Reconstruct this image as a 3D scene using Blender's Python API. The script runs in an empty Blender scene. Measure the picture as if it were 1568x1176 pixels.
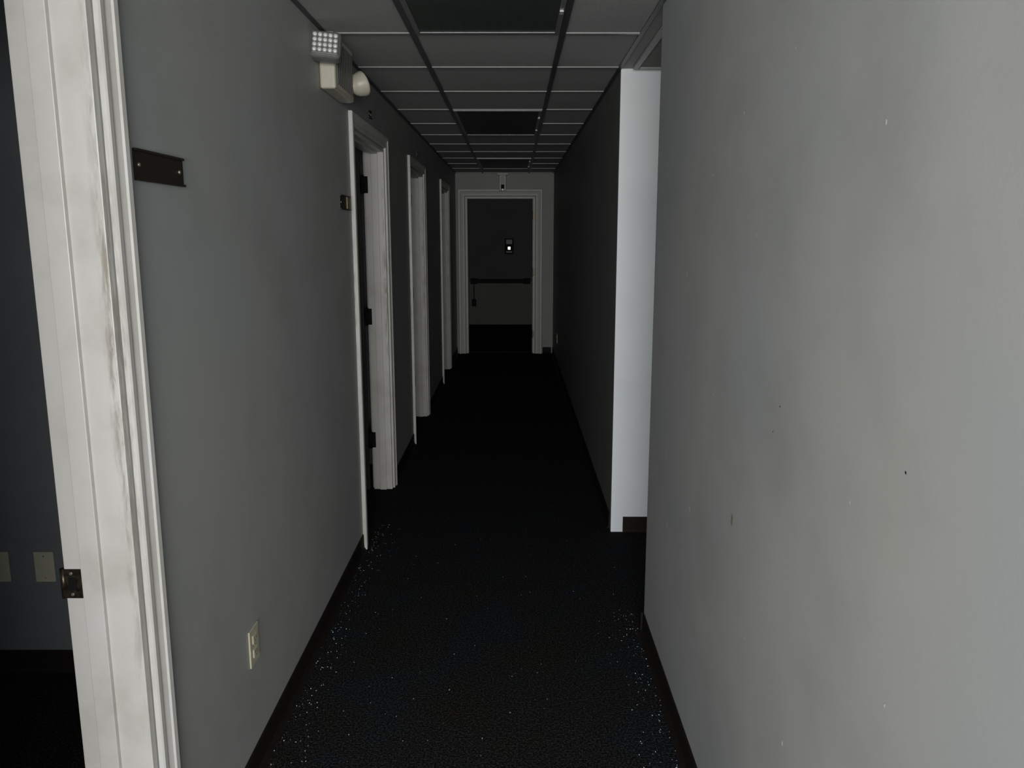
import bpy, bmesh, math, random
from mathutils import Vector, Matrix, Euler
random.seed(7)
S = bpy.context.scene
XL, XR = -0.785, 0.535      # corridor wall faces
XLB = -0.932              # room side of the left wall (first room)
XLC = -0.900              # room side of the left wall (other rooms)
H = 2.44
YE = 9.93                 # end wall
YB = -3.2                 # lobby back
# ------------------------------------------------------------ materials
def newmat(name):
    m = bpy.data.materials.new(name); m.use_nodes = True
    nt = m.node_tree
    return m, nt, nt.nodes['Principled BSDF']
def N(nt, t, **kw):
    n = nt.nodes.new(t)
    for k, v in kw.items(): setattr(n, k, v)
    return n
def noise(nt, scale, detail=4, rough=.5, vec=None):
    n = N(nt, 'ShaderNodeTexNoise')
    n.inputs['Scale'].default_value = scale
    n.inputs['Detail'].default_value = detail
    n.inputs['Roughness'].default_value = rough
    if vec is None:
        tc = N(nt, 'ShaderNodeTexCoord'); vec = tc.outputs['Object']
    nt.links.new(vec, n.inputs['Vector'])
    return n
def ramp(nt, src, stops):
    r = N(nt, 'ShaderNodeValToRGB')
    e = r.color_ramp.elements
    while len(e) < len(stops): e.new(.5)
    for i, (p, c) in enumerate(stops):
        e[i].position = p; e[i].color = (*c, 1)
    nt.links.new(src, r.inputs['Fac'])
    return r
def mix(nt, fac, a, b, mode='MIX'):
    m = N(nt, 'ShaderNodeMix', data_type='RGBA', blend_type=mode)
    for s, v in ((m.inputs[0], fac), (m.inputs[6], a), (m.inputs[7], b)):
        if isinstance(v, (int, float)): s.default_value = v
        elif isinstance(v, tuple): s.default_value = (*v, 1)
        else: nt.links.new(v, s)
    return m.outputs[2]
def mth(nt, op, a, b=None):
    m = N(nt, 'ShaderNodeMath', operation=op)
    for s, v in zip(m.inputs, (a, b)):
        if v is None: continue
        if isinstance(v, (int, float)): s.default_value = v
        else: nt.links.new(v, s)
    return m.outputs[0]
def bump(nt, b, h, strength, dist=.002):
    n = N(nt, 'ShaderNodeBump')
    n.inputs['Strength'].default_value = strength
    n.inputs['Distance'].default_value = dist
    nt.links.new(h, n.inputs['Height']); nt.links.new(n.outputs['Normal'], b.inputs['Normal'])
def simple(name, col, rough=.5, metal=0., var=.12, sc=30, spec=.5):
    m, nt, b = newmat(name)
    n = noise(nt, sc)
    r = ramp(nt, n.outputs['Fac'], [(.3, tuple(c*(1-var) for c in col)), (.7, tuple(min(1, c*(1+var)) for c in col))])
    nt.links.new(r.outputs['Color'], b.inputs['Base Color'])
    b.inputs['Roughness'].default_value = rough; b.inputs['Metallic'].default_value = metal
    b.inputs['Specular IOR Level'].default_value = spec
    return m
def wall_mat(name, base, warm, rough=.55, spec=.5, dirt=.90):
    m, nt, b = newmat(name)
    n = noise(nt, 1.1, 3, .55)
    r = ramp(nt, n.outputs['Fac'], [(.38, base), (.66, warm)])
    n2 = noise(nt, 3.2, 6, .6)
    r2 = ramp(nt, n2.outputs['Fac'], [(.30, (dirt, dirt, dirt*.99)), (.52, (1, 1, 1))])
    c = mix(nt, 1.0, r.outputs['Color'], r2.outputs['Color'], 'MULTIPLY')
    nt.links.new(c, b.inputs['Base Color'])
    b.inputs['Roughness'].default_value = rough
    b.inputs['Specular IOR Level'].default_value = spec
    n3 = noise(nt, 160, 3)
    bump(nt, b, n3.outputs['Fac'], .12, .001)
    return m
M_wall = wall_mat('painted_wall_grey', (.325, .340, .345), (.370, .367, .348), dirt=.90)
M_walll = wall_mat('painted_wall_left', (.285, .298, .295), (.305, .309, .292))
M_walle = wall_mat('painted_wall_end', (.27, .277, .262), (.28, .28, .26))
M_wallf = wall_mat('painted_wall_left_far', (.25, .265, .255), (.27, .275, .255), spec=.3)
M_wall2 = wall_mat('painted_wall_far_dimmed', (.135, .148, .142), (.15, .155, .143), spec=.2)  # far right wall: dimness of grazing light put into a darker colour
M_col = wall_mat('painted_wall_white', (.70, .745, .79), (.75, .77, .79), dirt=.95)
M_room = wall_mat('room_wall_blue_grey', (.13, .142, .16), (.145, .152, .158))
def trim_mat():
    m, nt, b = newmat('white_trim_paint')
    n = noise(nt, 7, 5, .6)
    base = ramp(nt, n.outputs['Fac'], [(.30, (.42, .405, .375)), (.5, (.48, .47, .445)), (.7, (.50, .49, .475))])
    tc = N(nt, 'ShaderNodeTexCoord'); mp = N(nt, 'ShaderNodeMapping')
    mp.inputs['Scale'].default_value = (60, 60, 9)
    nt.links.new(tc.outputs['Object'], mp.inputs['Vector'])
    n2 = noise(nt, 1.0, 6, .65, mp.outputs['Vector'])
    sx = N(nt, 'ShaderNodeSeparateXYZ'); nt.links.new(tc.outputs['Object'], sx.inputs[0])
    dist = mth(nt, 'ABSOLUTE', mth(nt, 'ADD', sx.outputs['X'], .790))      # hand grime along the jamb arris
    near = mth(nt, 'SUBTRACT', 1.0, mth(nt, 'MULTIPLY', dist, 48))
    dz = mth(nt, 'SUBTRACT', 1.0, mth(nt, 'MULTIPLY', mth(nt, 'ABSOLUTE', mth(nt, 'SUBTRACT', sx.outputs['Z'], 1.35)), 1.1))
    mk = mth(nt, 'MULTIPLY', mth(nt, 'MAXIMUM', near, 0.0), mth(nt, 'MAXIMUM', dz, 0.0))
    f = N(nt, 'ShaderNodeMath', operation='MULTIPLY', use_clamp=True)
    rr = ramp(nt, n2.outputs['Fac'], [(.44, (0, 0, 0)), (.60, (1, 1, 1))])
    nt.links.new(rr.outputs['Color'], f.inputs[0]); nt.links.new(mk, f.inputs[1])
    f2 = mth(nt, 'MULTIPLY', f.outputs[0], .9)
    c = mix(nt, f2, base.outputs['Color'], (.15, .125, .085))
    nt.links.new(c, b.inputs['Base Color'])
    b.inputs['Roughness'].default_value = .4
    n3 = noise(nt, 60, 3)
    bump(nt, b, n3.outputs['Fac'], .12, .001)
    return m
M_trim = trim_mat()
M_trim2 = simple('far_trim_paint', (.50, .50, .465), .45, var=.05)
M_base = simple('brown_black_vinyl_base', (.0125, .0095, .0085), .6, spec=.12)
M_black = simple('black_metal', (.005, .005, .005), .7, 0, spec=.12)
M_ivory = simple('ivory_plastic', (.42, .40, .30), .4, var=.04)
M_ivory_d = simple('ivory_slots', (.05, .045, .03), .6)
M_plate = simple('wall_plate_tan', (.40, .40, .31), .5, var=.04)
M_brown = simple('dark_bronze_plate', (.020, .016, .010), .4, .3)
M_screw = simple('steel_screw', (.5, .45, .35), .3, .8)
M_brass = simple('tarnished_brass', (.24, .18, .10), .45, .3, var=.4, sc=60)
M_strike = simple('aged_bronze_strike', (.045, .035, .025), .35, .7, var=.6, sc=90)
M_housing = simple('emergency_light_housing', (.43, .41, .325), .4, var=.03)
M_louver = simple('housing_louver_grey', (.06, .06, .056), .5)
M_bezel = simple('lamp_bezel', (.12, .12, .118), .35)
M_tee = simple('grid_tee_metal', (.28, .29, .28), .4, .1, var=.05)
M_teed = simple('grid_main_tee_metal', (.055, .06, .057), .4, .1, var=.05)
M_lens = simple('unlit_lens', (.052, .062, .055), .5, var=.1, sc=8, spec=.2)
M_frame = simple('troffer_frame', (.20, .21, .20), .4, .3)
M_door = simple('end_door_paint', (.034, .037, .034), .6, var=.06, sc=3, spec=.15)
M_door_lo = simple('end_door_lower_band', (.075, .076, .066), .6, var=.06, sc=3, spec=.15)  # paler band between kick plate and panic bar
M_kick = simple('black_kick_plate', (.002, .002, .0025), .8, spec=.04)
M_wood = simple('room_door_dark', (.02, .018, .016), .5, spec=.2)
M_grille = simple('grille_paint', (.42, .42, .40), .45)
m, nt, b = newmat('led_reflector'); b.inputs['Base Color'].default_value = (.62, .62, .62, 1)
b.inputs['Roughness'].default_value = .15; b.inputs['Metallic'].default_value = .1; M_led = m
m, nt, b = newmat('indicator_lamp'); b.inputs['Emission Color'].default_value = (1, .98, .9, 1)
b.inputs['Emission Strength'].default_value = .9; M_ind = m
m, nt, b = newmat('glass_crumbs'); b.inputs['Base Color'].default_value = (.60, .65, .70, 1)
b.inputs['Roughness'].default_value = .2; M_crumb = m
def carpet():
    m, nt, b = newmat('dark_carpet')
    n = noise(nt, 150, 2, .6)
    n1 = noise(nt, 3, 3, .5)
    base = ramp(nt, n1.outputs['Fac'], [(.35, (.018, .0205, .024)), (.62, (.021, .0195, .018))])
    sp = ramp(nt, n.outputs['Fac'], [(.40, (.3, .3, .3)), (.55, (1, 1, 1)), (.70, (2.3, 2.3, 2.3))])
    c = mix(nt, 1.0, base.outputs['Color'], sp.outputs['Color'], 'MULTIPLY')
    nt.links.new(c, b.inputs['Base Color'])
    b.inputs['Roughness'].default_value = 1; b.inputs['Specular IOR Level'].default_value = .03
    bump(nt, b, n.outputs['Fac'], .8, .006)
    return m
M_carpet = carpet()
def tile():
    m, nt, b = newmat('acoustic_tile')
    n = noise(nt, 220, 4, .7)
    r = ramp(nt, n.outputs['Fac'], [(.36, (.29, .292, .283)), (.5, (.40, .408, .392))])
    nt.links.new(r.outputs['Color'], b.inputs['Base Color']); b.inputs['Roughness'].default_value = .9
    b.inputs['Specular IOR Level'].default_value = .2
    bump(nt, b, n.outputs['Fac'], .5, .003)
    return m
M_tile = tile()
# ------------------------------------------------------------ mesh builder
class MB:
    def __init__(s): s.bm = bmesh.new(); s.mats = []
    def mi(s, m):
        if m not in s.mats: s.mats.append(m)
        return s.mats.index(m)
    def poly(s, vs, fs, mat, M=None):
        bv = [s.bm.verts.new((M @ Vector(v)) if M else v) for v in vs]
        i = s.mi(mat); out = []
        for f in fs:
            try: fc = s.bm.faces.new([bv[k] for k in f]); fc.material_index = i; out.append(fc)
            except ValueError: pass
        return out
    def box(s, a, b, mat, M=None, bev=0):
        x0, y0, z0 = [min(p, q) for p, q in zip(a, b)]; x1, y1, z1 = [max(p, q) for p, q in zip(a, b)]
        fs = s.poly([(x0,y0,z0),(x1,y0,z0),(x1,y1,z0),(x0,y1,z0),(x0,y0,z1),(x1,y0,z1),(x1,y1,z1),(x0,y1,z1)],
               [(0,3,2,1),(4,5,6,7),(0,1,5,4),(1,2,6,5),(2,3,7,6),(3,0,4,7)], mat, M)
        if bev:
            es = list({e for f in fs for e in f.edges})
            r = bmesh.ops.bevel(s.bm, geom=es, offset=bev, segments=3, affect='EDGES', profile=.5)
            for f in r['faces']: f.material_index = s.mi(mat)
    def lathe(s, prof, mat, M, seg=24):
        vs, fs = [], []
        for r, z in prof:
            for k in range(seg):
                a = 2*math.pi*k/seg; vs.append((r*math.cos(a), r*math.sin(a), z))
        n = len(prof)
        for i in range(n-1):
            for k in range(seg):
                fs.append((i*seg+k, i*seg+(k+1) % seg, (i+1)*seg+(k+1) % seg, (i+1)*seg+k))
        fs.append(tuple(range(seg))[::-1]); fs.append(tuple((n-1)*seg+k for k in range(seg)))
        for f in s.poly(vs, fs, mat, M): f.smooth = len(f.verts) == 4
    def extr(s, prof, a, b, mat, axis):
        n = len(prof)
        mk = (lambda p, t: (p[0], t, p[1])) if axis == 'y' else (lambda p, t: (t, p[0], p[1]))
        vs = [mk(p, a) for p in prof] + [mk(p, b) for p in prof]
        fs = [(i, (i+1) % n, n+(i+1) % n, n+i) for i in range(n)] + [tuple(range(n))[::-1], tuple(range(n, 2*n))]
        s.poly(vs, fs, mat)
    def obj(s, name, parent=None, bevel=0):
        bmesh.ops.recalc_face_normals(s.bm, faces=s.bm.faces)
        me = bpy.data.meshes.new(name); s.bm.to_mesh(me); s.bm.free()
        for m in s.mats: me.materials.append(m)
        o = bpy.data.objects.new(name, me); S.collection.objects.link(o)
        if parent: o.parent = parent
        if bevel:
            md = o.modifiers.new('b', 'BEVEL'); md.width = bevel; md.segments = 2; md.limit_method = 'ANGLE'
        return o
def empty(name, loc=(0, 0, 0)):
    e = bpy.data.objects.new(name, None); e.empty_display_size = .1; S.collection.objects.link(e); return e
# ------------------------------------------------------------ shell
D1 = 1.43
doors = [(.60, D1), (3.64, 4.50), (5.57, 6.40), (7.90, 8.74)]
DH = 2.13
w = MB()
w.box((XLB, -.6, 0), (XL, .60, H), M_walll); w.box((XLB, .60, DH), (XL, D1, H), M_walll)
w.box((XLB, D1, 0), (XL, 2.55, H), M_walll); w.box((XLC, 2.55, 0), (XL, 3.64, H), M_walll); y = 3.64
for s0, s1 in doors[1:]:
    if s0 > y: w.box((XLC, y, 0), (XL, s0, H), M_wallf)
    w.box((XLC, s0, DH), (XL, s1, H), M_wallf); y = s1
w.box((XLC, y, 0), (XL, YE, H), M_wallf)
w.obj('wall_left')
w = MB(); w.box((XR, -.6, 0), (XR+.13, 2.77, H), M_wall); w.obj('wall_right')
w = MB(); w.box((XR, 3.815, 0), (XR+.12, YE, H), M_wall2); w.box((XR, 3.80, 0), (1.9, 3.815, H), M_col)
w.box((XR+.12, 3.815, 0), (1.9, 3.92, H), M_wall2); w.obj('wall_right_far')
w = MB(); w.box((1.9, -.6, 0), (2.0, 3.92, H), M_wall); w.obj('wall_alcove')
EX0, EX1 = -.655, .285
w = MB(); w.box((XLC, YE, 0), (EX0, YE+.14, H), M_walle); w.box((EX1, YE, 0), (XR+.12, YE+.14, H), M_walle)
w.box((EX0, YE, DH), (EX1, YE+.14, H), M_walle); w.obj('wall_end')
w = MB()
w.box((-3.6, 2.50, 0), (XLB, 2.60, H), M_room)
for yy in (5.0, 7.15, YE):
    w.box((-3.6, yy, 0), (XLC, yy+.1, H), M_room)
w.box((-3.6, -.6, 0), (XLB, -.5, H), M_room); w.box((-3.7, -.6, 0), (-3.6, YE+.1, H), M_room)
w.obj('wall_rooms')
w = MB(); w.box((-3.7, YB, 0), (-3.6, -.6, H), M_wall); w.box((2.0, YB, 0), (2.1, -.6, H), M_wall)
w.box((-3.7, YB-.1, 0), (2.1, YB, .85), M_wall); w.box((-3.7, YB-.1, 2.35), (2.1, YB, H), M_wall)
w.box((XR+.13, -.6, 0), (1.9, -.5, H), M_wall)
w.obj('wall_lobby')
w = MB(); w.box((-3.7, YB-.1, -.1), (2.1, YE+.2, 0), M_carpet); w.obj('floor')
w = MB(); w.box((-3.7, YB-.1, H), (2.1, YE+.2, H+.1), M_tile); w.obj('ceiling')
w = MB()
for x in (-3.55, -1.7, .1, 1.95): w.box((x-.04, YB-.08, .85), (x+.04, YB-.02, 2.35), M_black)
for z in (.85, 2.35): w.box((-3.6, YB-.08, z-.03), (2.0, YB-.02, z+.03), M_black)
w.obj('window_1')
# ------------------------------------------------------------ casing / jamb helpers
CP = [(0, 0), (0, .010), (.004, .013), (.018, .013), (.022, .010), (.030, .011), (.046, .015), (.050, .019),
      (.066, .020), (.070, .017), (.070, 0)]
def casing(mb, s0, s1, h, place, mat, k=1.0, rev=.006, kn=1.0):
    vs, n = [], len(CP)
    for d, nn in CP:
        d = d*k + rev
        for s, z in ((s0-d, 0.002), (s0-d, h+d), (s1+d, h+d), (s1+d, 0.002)): vs.append(place(s, z, nn*kn))
    fs = []
    for i in range(n):
        j = (i+1) % n
        for q in range(3): fs.append((i*4+q, i*4+q+1, j*4+q+1, j*4+q))
    fs.append(tuple(i*4 for i in range(n))); fs.append(tuple(i*4+3 for i in range(n)))
    mb.poly(vs, fs, mat)
for i, (s0, s1) in enumerate(doors):
    XB = XLB if i == 0 else XLC
    kk = .80 if i == 0 else .95
    e = empty('door_frame' if i == 0 else 'door_frame.%03d' % i)
    c = MB(); casing(c, s0, s1, DH, lambda s, z, n: (XL+.0005+n, s, z), M_trim, kk)
    casing(c, s0, s1, DH, lambda s, z, n: (XB-.0005-n, s, z), M_trim, kk); c.obj('casing', e)
    j = MB(); a, b_ = XB-.001, XL+.001; t = .019
    j.box((a, s0, 0.001), (b_, s0+t, DH), M_trim); j.box((a, s1-t, 0.001), (b_, s1, DH), M_trim)
    j.box((a, s0+t, DH-t), (b_, s1-t, DH), M_trim)
    q0, q1 = XB+.040, XB+.080
    j.box((q0, s0+t, 0.001), (q1, s0+t+.011, DH-t), M_trim); j.box((q0, s1-t-.011, 0.001), (q1, s1-t, DH-t), M_trim)
    j.box((q0, s0+t, DH-t-.011), (q1, s1-t, DH-t), M_trim)
    j.obj('jamb', e, .0015)
    if i == 0:
        yf = s1-t
        st = MB(); zc = .905
        st.box((XB-.004, yf-.0025, zc-.032), (XB+.036, yf, zc+.032), M_strike, bev=.0008)
        st.box((XB+.008, yf-.0035, zc-.014), (XB+.024, yf-.002, zc+.014), M_black)
        st.lathe([(.006, -.032), (.006, .032)], M_strike, Matrix.Translation((XB-.005, yf+.002, zc)), 16)
        for dz in (-.023, .023):
            st.lathe([(.004, 0), (.003, .002)], M_screw, Matrix.Translation((XB+.014, yf-.002, zc+dz)) @ Matrix.Rotation(math.pi/2, 4, 'X'), 12)
        st.obj('strike_plate', e)
    else:
        hg = MB()
        for zc in (.33, 1.12, 1.92):
            hg.box((XB-.004, s1-t-.003, zc-.05), (XB+.018, s1-t, zc+.05), M_black)
            hg.lathe([(.010, -.052), (.010, .052)], M_black, Matrix.Translation((XB-.012, s1-t-.010, zc)), 12)
            hg.lathe([(.012, .052), (.004, .060)], M_black, Matrix.Translation((XB-.012, s1-t-.010, zc)), 12)
        hg.obj('hinges', e)
        d = MB(); yf = s1-t
        x0, x1 = XB-.83, XB-.024
        d.box((x0, yf-.040, .012), (x1, yf-.004, 2.10), M_wood, bev=.002)
        Mk = Matrix.Translation((x0+.07, yf-.040, .95)) @ Matrix.Rotation(math.pi/2, 4, 'X')
        d.lathe([(.033, 0), (.033, .006), (.012, .010), (.011, .03), (.024, .038), (.028, .052), (.02, .064), (.004, .067)], M_brass, Mk)
        d.obj('door_%d' % i)
# ------------------------------------------------------------ baseboards
def bprof(hgt): return [(0, 0.001), (.022, .001), (.014, .004), (.006, .018), (.005, hgt-.004), (.003, hgt), (0, hgt)]
def bb(mb, side, a, b, face, hgt=.088):
    mb.extr([(face+side*(q+.0005), z) for q, z in bprof(hgt)], a, b, M_base, 'y')
def bbx(mb, side, a, b, face, hgt=.088):
    mb.extr([(face+side*(q+.0005), z) for q, z in bprof(hgt)], a, b, M_base, 'x')
m_ = MB(); y = -.5
for s0, s1 in doors:
    bb(m_, 1, y, s0-.078, XL); y = s1+.078
bb(m_, 1, y, YE-.02, XL); m_.obj('baseboard_left')
m_ = MB(); bb(m_, -1, -.5, 2.772, XR); bbx(m_, 1, XR-.012, XR+.13, 2.77); m_.obj('baseboard_right')
m_ = MB(); bb(m_, -1, 3.85, YE-.02, XR); bbx(m_, -1, XR+.065, 1.88, 3.80); m_.obj('baseboard_right_far')
m_ = MB(); bbx(m_, -1, EX1+.11, XR-.02, YE); m_.obj('baseboard_end')
m_ = MB(); bbx(m_, -1, -3.5, XLB-.02, 2.50); m_.obj('baseboard_room')
# ------------------------------------------------------------ ceiling grid
g = MB(); zt = H-.001; zb = H-.006
TX = [-.415, .20]
for x in TX: g.box((x-.012, -.5, zb-.001), (x+.012, YE-.01, zt), M_teed)
ys = [3.148+.61*k for k in range(-6, 12)]
for y in ys:
    if y > YE-.05: continue
    islight = any(abs(y-c) < .05 for c in (3.148-.61, 4.978+.61, 8.028+.61))
    segs = [(XL+.02, TX[0]-.012), (TX[1]+.012, XR-.02)]
    if not islight: segs.append((TX[0]+.012, TX[1]-.012))
    for a, b_ in segs: g.box((a, y-.010, zb), (b_, y+.010, zt), M_tee)
g.box((XL+.001, -.5, zb), (XL+.02, YE-.01, zt), M_teed)
g.box((XR-.02, -.5, zb), (XR-.001, 2.77, zt), M_teed); g.box((XR-.02, 2.77, zb), (XR-.001, YE-.01, zt), M_teed)
g.box((XL+.02, YE-.02, zb), (XR-.02, YE-.001, zt), M_teed)
g.obj('ceiling_grid')
for k, y0 in enumerate((1.928, 4.978, 8.028)):
    l = MB(); x0, x1, y1 = TX[0]+.014, TX[1]-.014, y0+1.22-.013; y0 += .013
    l.box((x0+.02, y0+.02, H-.006), (x1-.02, y1-.02, H-.002), M_lens)
    for a, b_ in (((x0, y0), (x0+.02, y1)), ((x1-.02, y0), (x1, y1)), ((x0+.02, y0), (x1-.02, y0+.02)), ((x0+.02, y1-.02), (x1-.02, y1))):
        l.box((a[0], a[1], H-.010), (b_[0], b_[1], H-.001), M_frame)
    nr = 12
    for r in range(1, nr):
        xx = x0+.02+(x1-x0-.04)*r/nr
        l.box((xx-.002, y0+.02, H-.0068), (xx+.002, y1-.02, H-.005), M_lens)
    for yy in (y0+.3, y1-.3): l.box((x1-.018, yy-.02, H-.014), (x1-.004, yy+.02, H-.009), M_led)
    l.obj('ceiling_light_panel' + ('' if k == 0 else '.%03d' % k))
l = MB(); gx0, gx1, gy0, gy1 = .585, 1.20, 2.90, 3.74
l.box((gx0, gy0, H-.003), (gx1, gy1, H-.001), M_lens)
for a, b_ in (((gx0, gy0), (gx0+.025, gy1)), ((gx1-.03, gy0), (gx1, gy1)), ((gx0+.03, gy0), (gx1-.03, gy0+.03)), ((gx0+.03, gy1-.03), (gx1-.03, gy1))):
    l.box((a[0], a[1], H-.016), (b_[0], b_[1], H-.001), M_grille)
yy = gy0+.05
while yy < gy1-.04:
    l.poly([(gx0+.025, yy, H-.015), (gx1-.03, yy, H-.015), (gx1-.03, yy+.016, H-.003), (gx0+.025, yy+.016, H-.003)], [(0, 1, 2, 3)], M_grille)
    yy += .024
l.obj('return_air_grille')
# ------------------------------------------------------------ end door
e = empty('exit_door_frame')
c = MB(); casing(c, EX0, EX1, DH, lambda s, z, n: (s, YE-.0005-n, z), M_trim2, 1.25, .008, 2.2); c.obj('casing', e)
j = MB(); t = .028
j.box((EX0, YE-.002, .001), (EX0+t, YE+.14, DH), M_trim2); j.box((EX1-t, YE-.002, .001), (EX1, YE+.14, DH), M_trim2)
j.box((EX0+t, YE-.002, DH-t), (EX1-t, YE+.14, DH), M_trim2)
j.box((EX0+t, YE+.085, .001), (EX0+t+.012, YE+.12, DH-t), M_trim2); j.box((EX1-t-.012, YE+.085, .001), (EX1-t, YE+.12, DH-t), M_trim2)
j.obj('jamb', e, .002)
hg = MB()
for zc in (.27, 1.12, 1.89):
    hg.lathe([(.010, -.055), (.010, .055)], M_brass, Matrix.Translation((EX1-t+.004, YE+.028, zc)), 12)
    hg.box((EX1-t-.002, YE+.028, zc-.05), (EX1-t+.001, YE+.06, zc+.05), M_brass)
    hg.box((EX1-t, YE-.004, zc-.05), (EX1-t+.02, YE-.0015, zc+.05), M_brass)
hg.obj('hinges', e)
d = MB(); dx0, dx1 = EX0+t+.004, EX1-t-.006; yd = YE+.035
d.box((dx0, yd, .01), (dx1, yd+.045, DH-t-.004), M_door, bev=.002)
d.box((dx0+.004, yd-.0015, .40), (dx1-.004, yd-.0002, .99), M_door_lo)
d.box((dx0+.004, yd-.003, .015), (dx1-.004, yd-.0003, .40), M_kick)
d.obj('door_4')
pb = MB(); zc = 1.0
pb.box((dx0+.03, yd-.055, zc-.028), (dx1-.03, yd-.020, zc+.028), M_black, bev=.006)
for x in (dx0+.03, dx1-.12): pb.box((x, yd-.068, zc-.038), (x+.09, yd-.001, zc+.038), M_black, bev=.006)
pb.box((dx0+.045, yd-.03, .655), (dx0+.105, yd-.001, .75), M_black, bev=.004)
pb.box((dx0+.068, yd-.01, .75), (dx0+.082, yd-.001, zc-.03), M_black)
pb.obj('panic_bar')
al = MB(); xc = -.065
al.box((xc-.06, yd-.04, 1.365), (xc+.06, yd-.001, 1.575), M_black, bev=.008)
al.box((xc-.040, yd-.043, 1.50), (xc+.040, yd-.038, 1.56), M_louver)
al.box((xc-.040, yd-.043, 1.385), (xc+.040, yd-.038, 1.405), M_louver)
al.box((xc-.018, yd-.045, 1.425), (xc+.018, yd-.038, 1.465), M_ind, bev=.004)
al.obj('exit_door_alarm')
cl = MB(); xc = -.15
cl.box((xc-.07, YE-.10, 2.405), (xc+.07, YE-.02, 2.429), M_housing, bev=.004)
cl.box((xc-.045, YE-.085, 2.20), (xc+.045, YE-.046, 2.406), M_housing, bev=.006)
cl.box((xc-.028, YE-.088, 2.235), (xc+.028, YE-.084, 2.39), M_bezel)
cl.box((xc-.02, YE-.11, 2.225), (xc+.02, YE-.08, 2.28), M_black)
cl.lathe([(.022, 0), (.022, .02), (.01, .03)], M_led, Matrix.Translation((xc, YE-.085, 2.215)) @ Matrix.Rotation(math.pi/2, 4, 'X'), 16)
cl.obj('door_closer')
# ------------------------------------------------------------ emergency light
e = empty('emergency_light')
b_ = MB()
b_.box((XL+.001, 3.06, 2.205), (XL+.066, 3.40, 2.425), M_housing, bev=.010)
for k in range(9):
    yy = 3.10+k*.032; b_.box((XL+.064, yy, 2.23), (XL+.069, yy+.016, 2.40), M_louver, bev=.001)
b_.obj('housing', e)
def led_head(M):
    h = MB()
    h.box((-.060, -.03, -.054), (.060, .03, .054), M_bezel, M, bev=.016)
    h.box((-.051, -.034, -.045), (.051, -.026, .045), M_bezel, M, bev=.004)
    for i in range(5):
        for j in range(4):
            h.lathe([(.0088, 0), (.0088, .004), (.006, .007), (.002, .008)], M_led,
                    M @ Matrix.Translation((-.039+i*.0195, -.033, -.030+j*.020)) @ Matrix.Rotation(math.pi/2, 4, 'X'), 12)
    h.lathe([(.014, 0), (.012, .05)], M_housing, M @ Matrix.Translation((.0, .028, 0)) @ Matrix.Rotation(-math.pi/2, 4, 'X'), 16)
    return h
Mh = Matrix.Translation((-.735, 2.985, 2.345)) @ Euler((math.radians(-14), math.radians(4), math.radians(10))).to_matrix().to_4x4()
led_head(Mh).obj('lamp_head_1', e)
h2 = MB()
M2 = Matrix.Translation((-.745, 3.385, 2.265)) @ Euler((math.radians(68), 0, math.radians(125))).to_matrix().to_4x4()
h2.lathe([(.016, 0), (.018, .02), (.034, .03), (.048, .05), (.054, .078), (.056, .085), (.050, .085), (.044, .079)], M_housing, M2, 28)
h2.obj('lamp_head_2', e)
# ------------------------------------------------------------ name plates
def nameplate(name, y0, y1, z0, z1, insert=False):
    p = MB(); x = XL+.001
    p.box((x, y0, z0), (x+.004, y1, z1), M_brown)
    p.box((x+.003, y0, z0), (x+.009, y1, z0+.005), M_brown); p.box((x+.003, y0, z1-.005), (x+.009, y1, z1), M_brown)
    for yy in (y0+.015, y1-.02):
        p.lathe([(.005, 0), (.0035, .003)], M_screw, Matrix.Translation((x+.004, yy, (z0+z1)/2)) @ Matrix.Rotation(math.pi/2, 4, 'Y'), 12)
    if insert: p.box((x+.004, y1-.07, z0+.004), (x+.007, y1-.005, z1-.004), M_brass)
    p.obj(name)
nameplate('door_nameplate', 1.535, 1.755, 1.732, 1.797)
nameplate('door_nameplate.001', 3.32, 3.52, 1.735, 1.80, True)
nameplate('room_number_plate', 4.05, 4.12, 2.245, 2.285)
nameplate('room_number_plate.001', 6.0, 6.07, 2.245, 2.285)
# ------------------------------------------------------------ outlets
def outlet(name, T, mat=M_ivory, blank=False):
    o = MB()
    o.box((-.036, -.006, -.058), (.036, -.0005, .058), mat, T, bev=.002)
    if not blank:
        for dz in (-.022, .022):
            o.box((-.017, -.009, dz-.014), (.017, -.005, dz+.014), mat, T, bev=.003)
            for dx in (-.006, .006): o.box((dx-.001, -.0095, dz-.002), (dx+.001, -.0088, dz+.007), M_ivory_d, T)
            o.box((-.002, -.0095, dz-.009), (.002, -.0088, dz-.006), M_ivory_d, T)
    o.lathe([(.003, 0), (.002, .0015)], M_screw, T @ Matrix.Translation((0, -.006, 0 if not blank else .042)) @ Matrix.Rotation(math.pi/2, 4, 'X'), 10)
    if blank: o.lathe([(.003, 0), (.002, .0015)], M_screw, T @ Matrix.Translation((0, -.006, -.042)) @ Matrix.Rotation(math.pi/2, 4, 'X'), 10)
    o.obj(name)
outlet('wall_outlet', Matrix.Translation((XL, 2.01, .405)) @ Matrix.Rotation(math.pi/2, 4, 'Z'))
outlet('wall_outlet.001', Matrix.Translation((XR, 8.86, .36)) @ Matrix.Rotation(-math.pi/2, 4, 'Z'))
outlet('blank_wall_plate', Matrix.Translation((-1.72, 2.50, .42)), M_plate, True)
outlet('blank_wall_plate.001', Matrix.Translation((-1.885, 2.50, .42)), M_plate, True)
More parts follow.
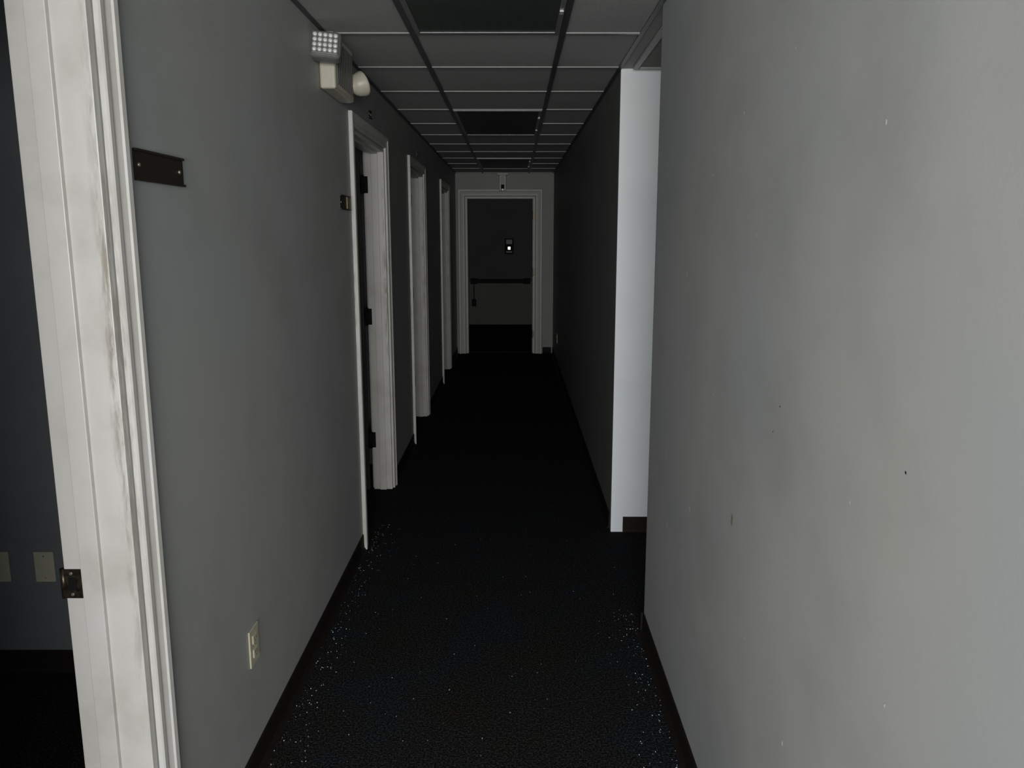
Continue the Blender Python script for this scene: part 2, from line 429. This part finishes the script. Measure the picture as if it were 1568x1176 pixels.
# ------------------------------------------------------------ floor debris
d = MB()
for k in range(480):
    r = random.random()
    if r < .5: x = XL+.02+abs(random.gauss(0, .07)); y = random.uniform(1.7, 3.9)
    elif r < .85: x = XR-.02-abs(random.gauss(0, .07)); y = random.uniform(1.6, 2.95)
    else: x = random.uniform(-.7, .5); y = random.uniform(1.6, 4.0)
    if not (XL+.02 < x < XR-.02): continue
    s = random.uniform(.0008, .0026)
    T = Matrix.Translation((x, y, .002+s*.4)) @ Euler((random.random(), random.random(), random.random()*6)).to_matrix().to_4x4()
    d.poly([(-s, -s*.6, 0), (s, -s*.4, 0), (s*.2, s, 0), (0, 0, s)], [(0, 1, 2), (0, 1, 3), (1, 2, 3), (2, 0, 3)], M_crumb, T)
d.obj('floor_debris')
d = MB(); M_scuff = simple('scuff_tan', (.20, .175, .115), .6); M_chip = simple('paint_chip', (.56, .56, .54), .6)
M_rub = simple('rub_mark', (.41, .41, .395), .6)
def chip(y, z, a, b2, mat):
    n = 9; vs = []
    for k in range(n):
        t_ = 2*math.pi*k/n; r = random.uniform(.6, 1.2)
        vs.append((XR-.0006, y+a*r*math.cos(t_), z+b2*r*math.sin(t_)))
    d.poly(vs, [tuple(range(n))], mat)
chip(1.69, .93, .008, .018, M_scuff)
for y_, z_, s in ((.83, 2.01, .0025), (2.25, 1.50, .006), (1.45, 1.97, .003), (1.08, 1.78, .0025), (.93, .86, .003), (2.1, .80, .006), (1.9, 1.2, .003), (1.3, .62, .004), (1.1, 1.2, .002),
                  (1.75, 1.9, .003), (2.0, 1.78, .003), (.95, .95, .0025), (1.55, .70, .003), (1.0, .72, .004), (2.4, .62, .006), (1.62, 1.62, .0025)):
    chip(y_, z_, s, s*1.5, M_chip)
for y_, z_ in ((1.42, 1.28), (1.45, 1.22), (.95, 1.3)): chip(y_, z_, .0018, .0024, M_black)
chip(.80, 2.0-.09, .0025, .002, M_black)
for y_, z_, a_, b2_ in ((2.45, .86, .010, .05), (2.2, 1.05, .006, .04), (1.15, .80, .012, .002), (1.0, 1.45, .002, .03)): chip(y_, z_, a_*.5, b2_*.5, M_rub)
d.obj('wall_scuff_marks')
# ------------------------------------------------------------ lights
def area(name, loc, rot, sx, sy, power, col):
    L = bpy.data.lights.new(name, 'AREA'); L.shape = 'RECTANGLE'; L.size = sx; L.size_y = sy; L.energy = power; L.color = col
    o = bpy.data.objects.new(name, L); o.location = loc; o.rotation_euler = rot; S.collection.objects.link(o)
area('window_daylight', (-.7, YB+.1, 1.6), (math.radians(90), 0, 0), 4.6, 1.5, 500, (1.0, 1.0, .99))
area('room_fill_light', (-3.5, .9, 1.3), (math.radians(90), 0, math.radians(-90)), 1.0, 1.0, 1.2, (.88, .93, 1.0))  # added dim fill for the first room; no window is built there
W = bpy.data.worlds.new('w'); S.world = W; W.use_nodes = True
W.node_tree.nodes['Background'].inputs[0].default_value = (.6, .7, .8, 1); W.node_tree.nodes['Background'].inputs[1].default_value = .05
S.view_settings.view_transform = 'Standard'
# ------------------------------------------------------------ camera
cd = bpy.data.cameras.new('camera'); cam = bpy.data.objects.new('camera', cd); S.collection.objects.link(cam)
cam.location = (0, 0, 1.62); cam.rotation_euler = (math.radians(90-9.26), 0, 0)
cd.sensor_fit = 'HORIZONTAL'; cd.sensor_width = 36; cd.lens = 36*1110/1568; cd.shift_x = -3/1568; cd.shift_y = -47/1568
cd.clip_start = .02
S.camera = cam
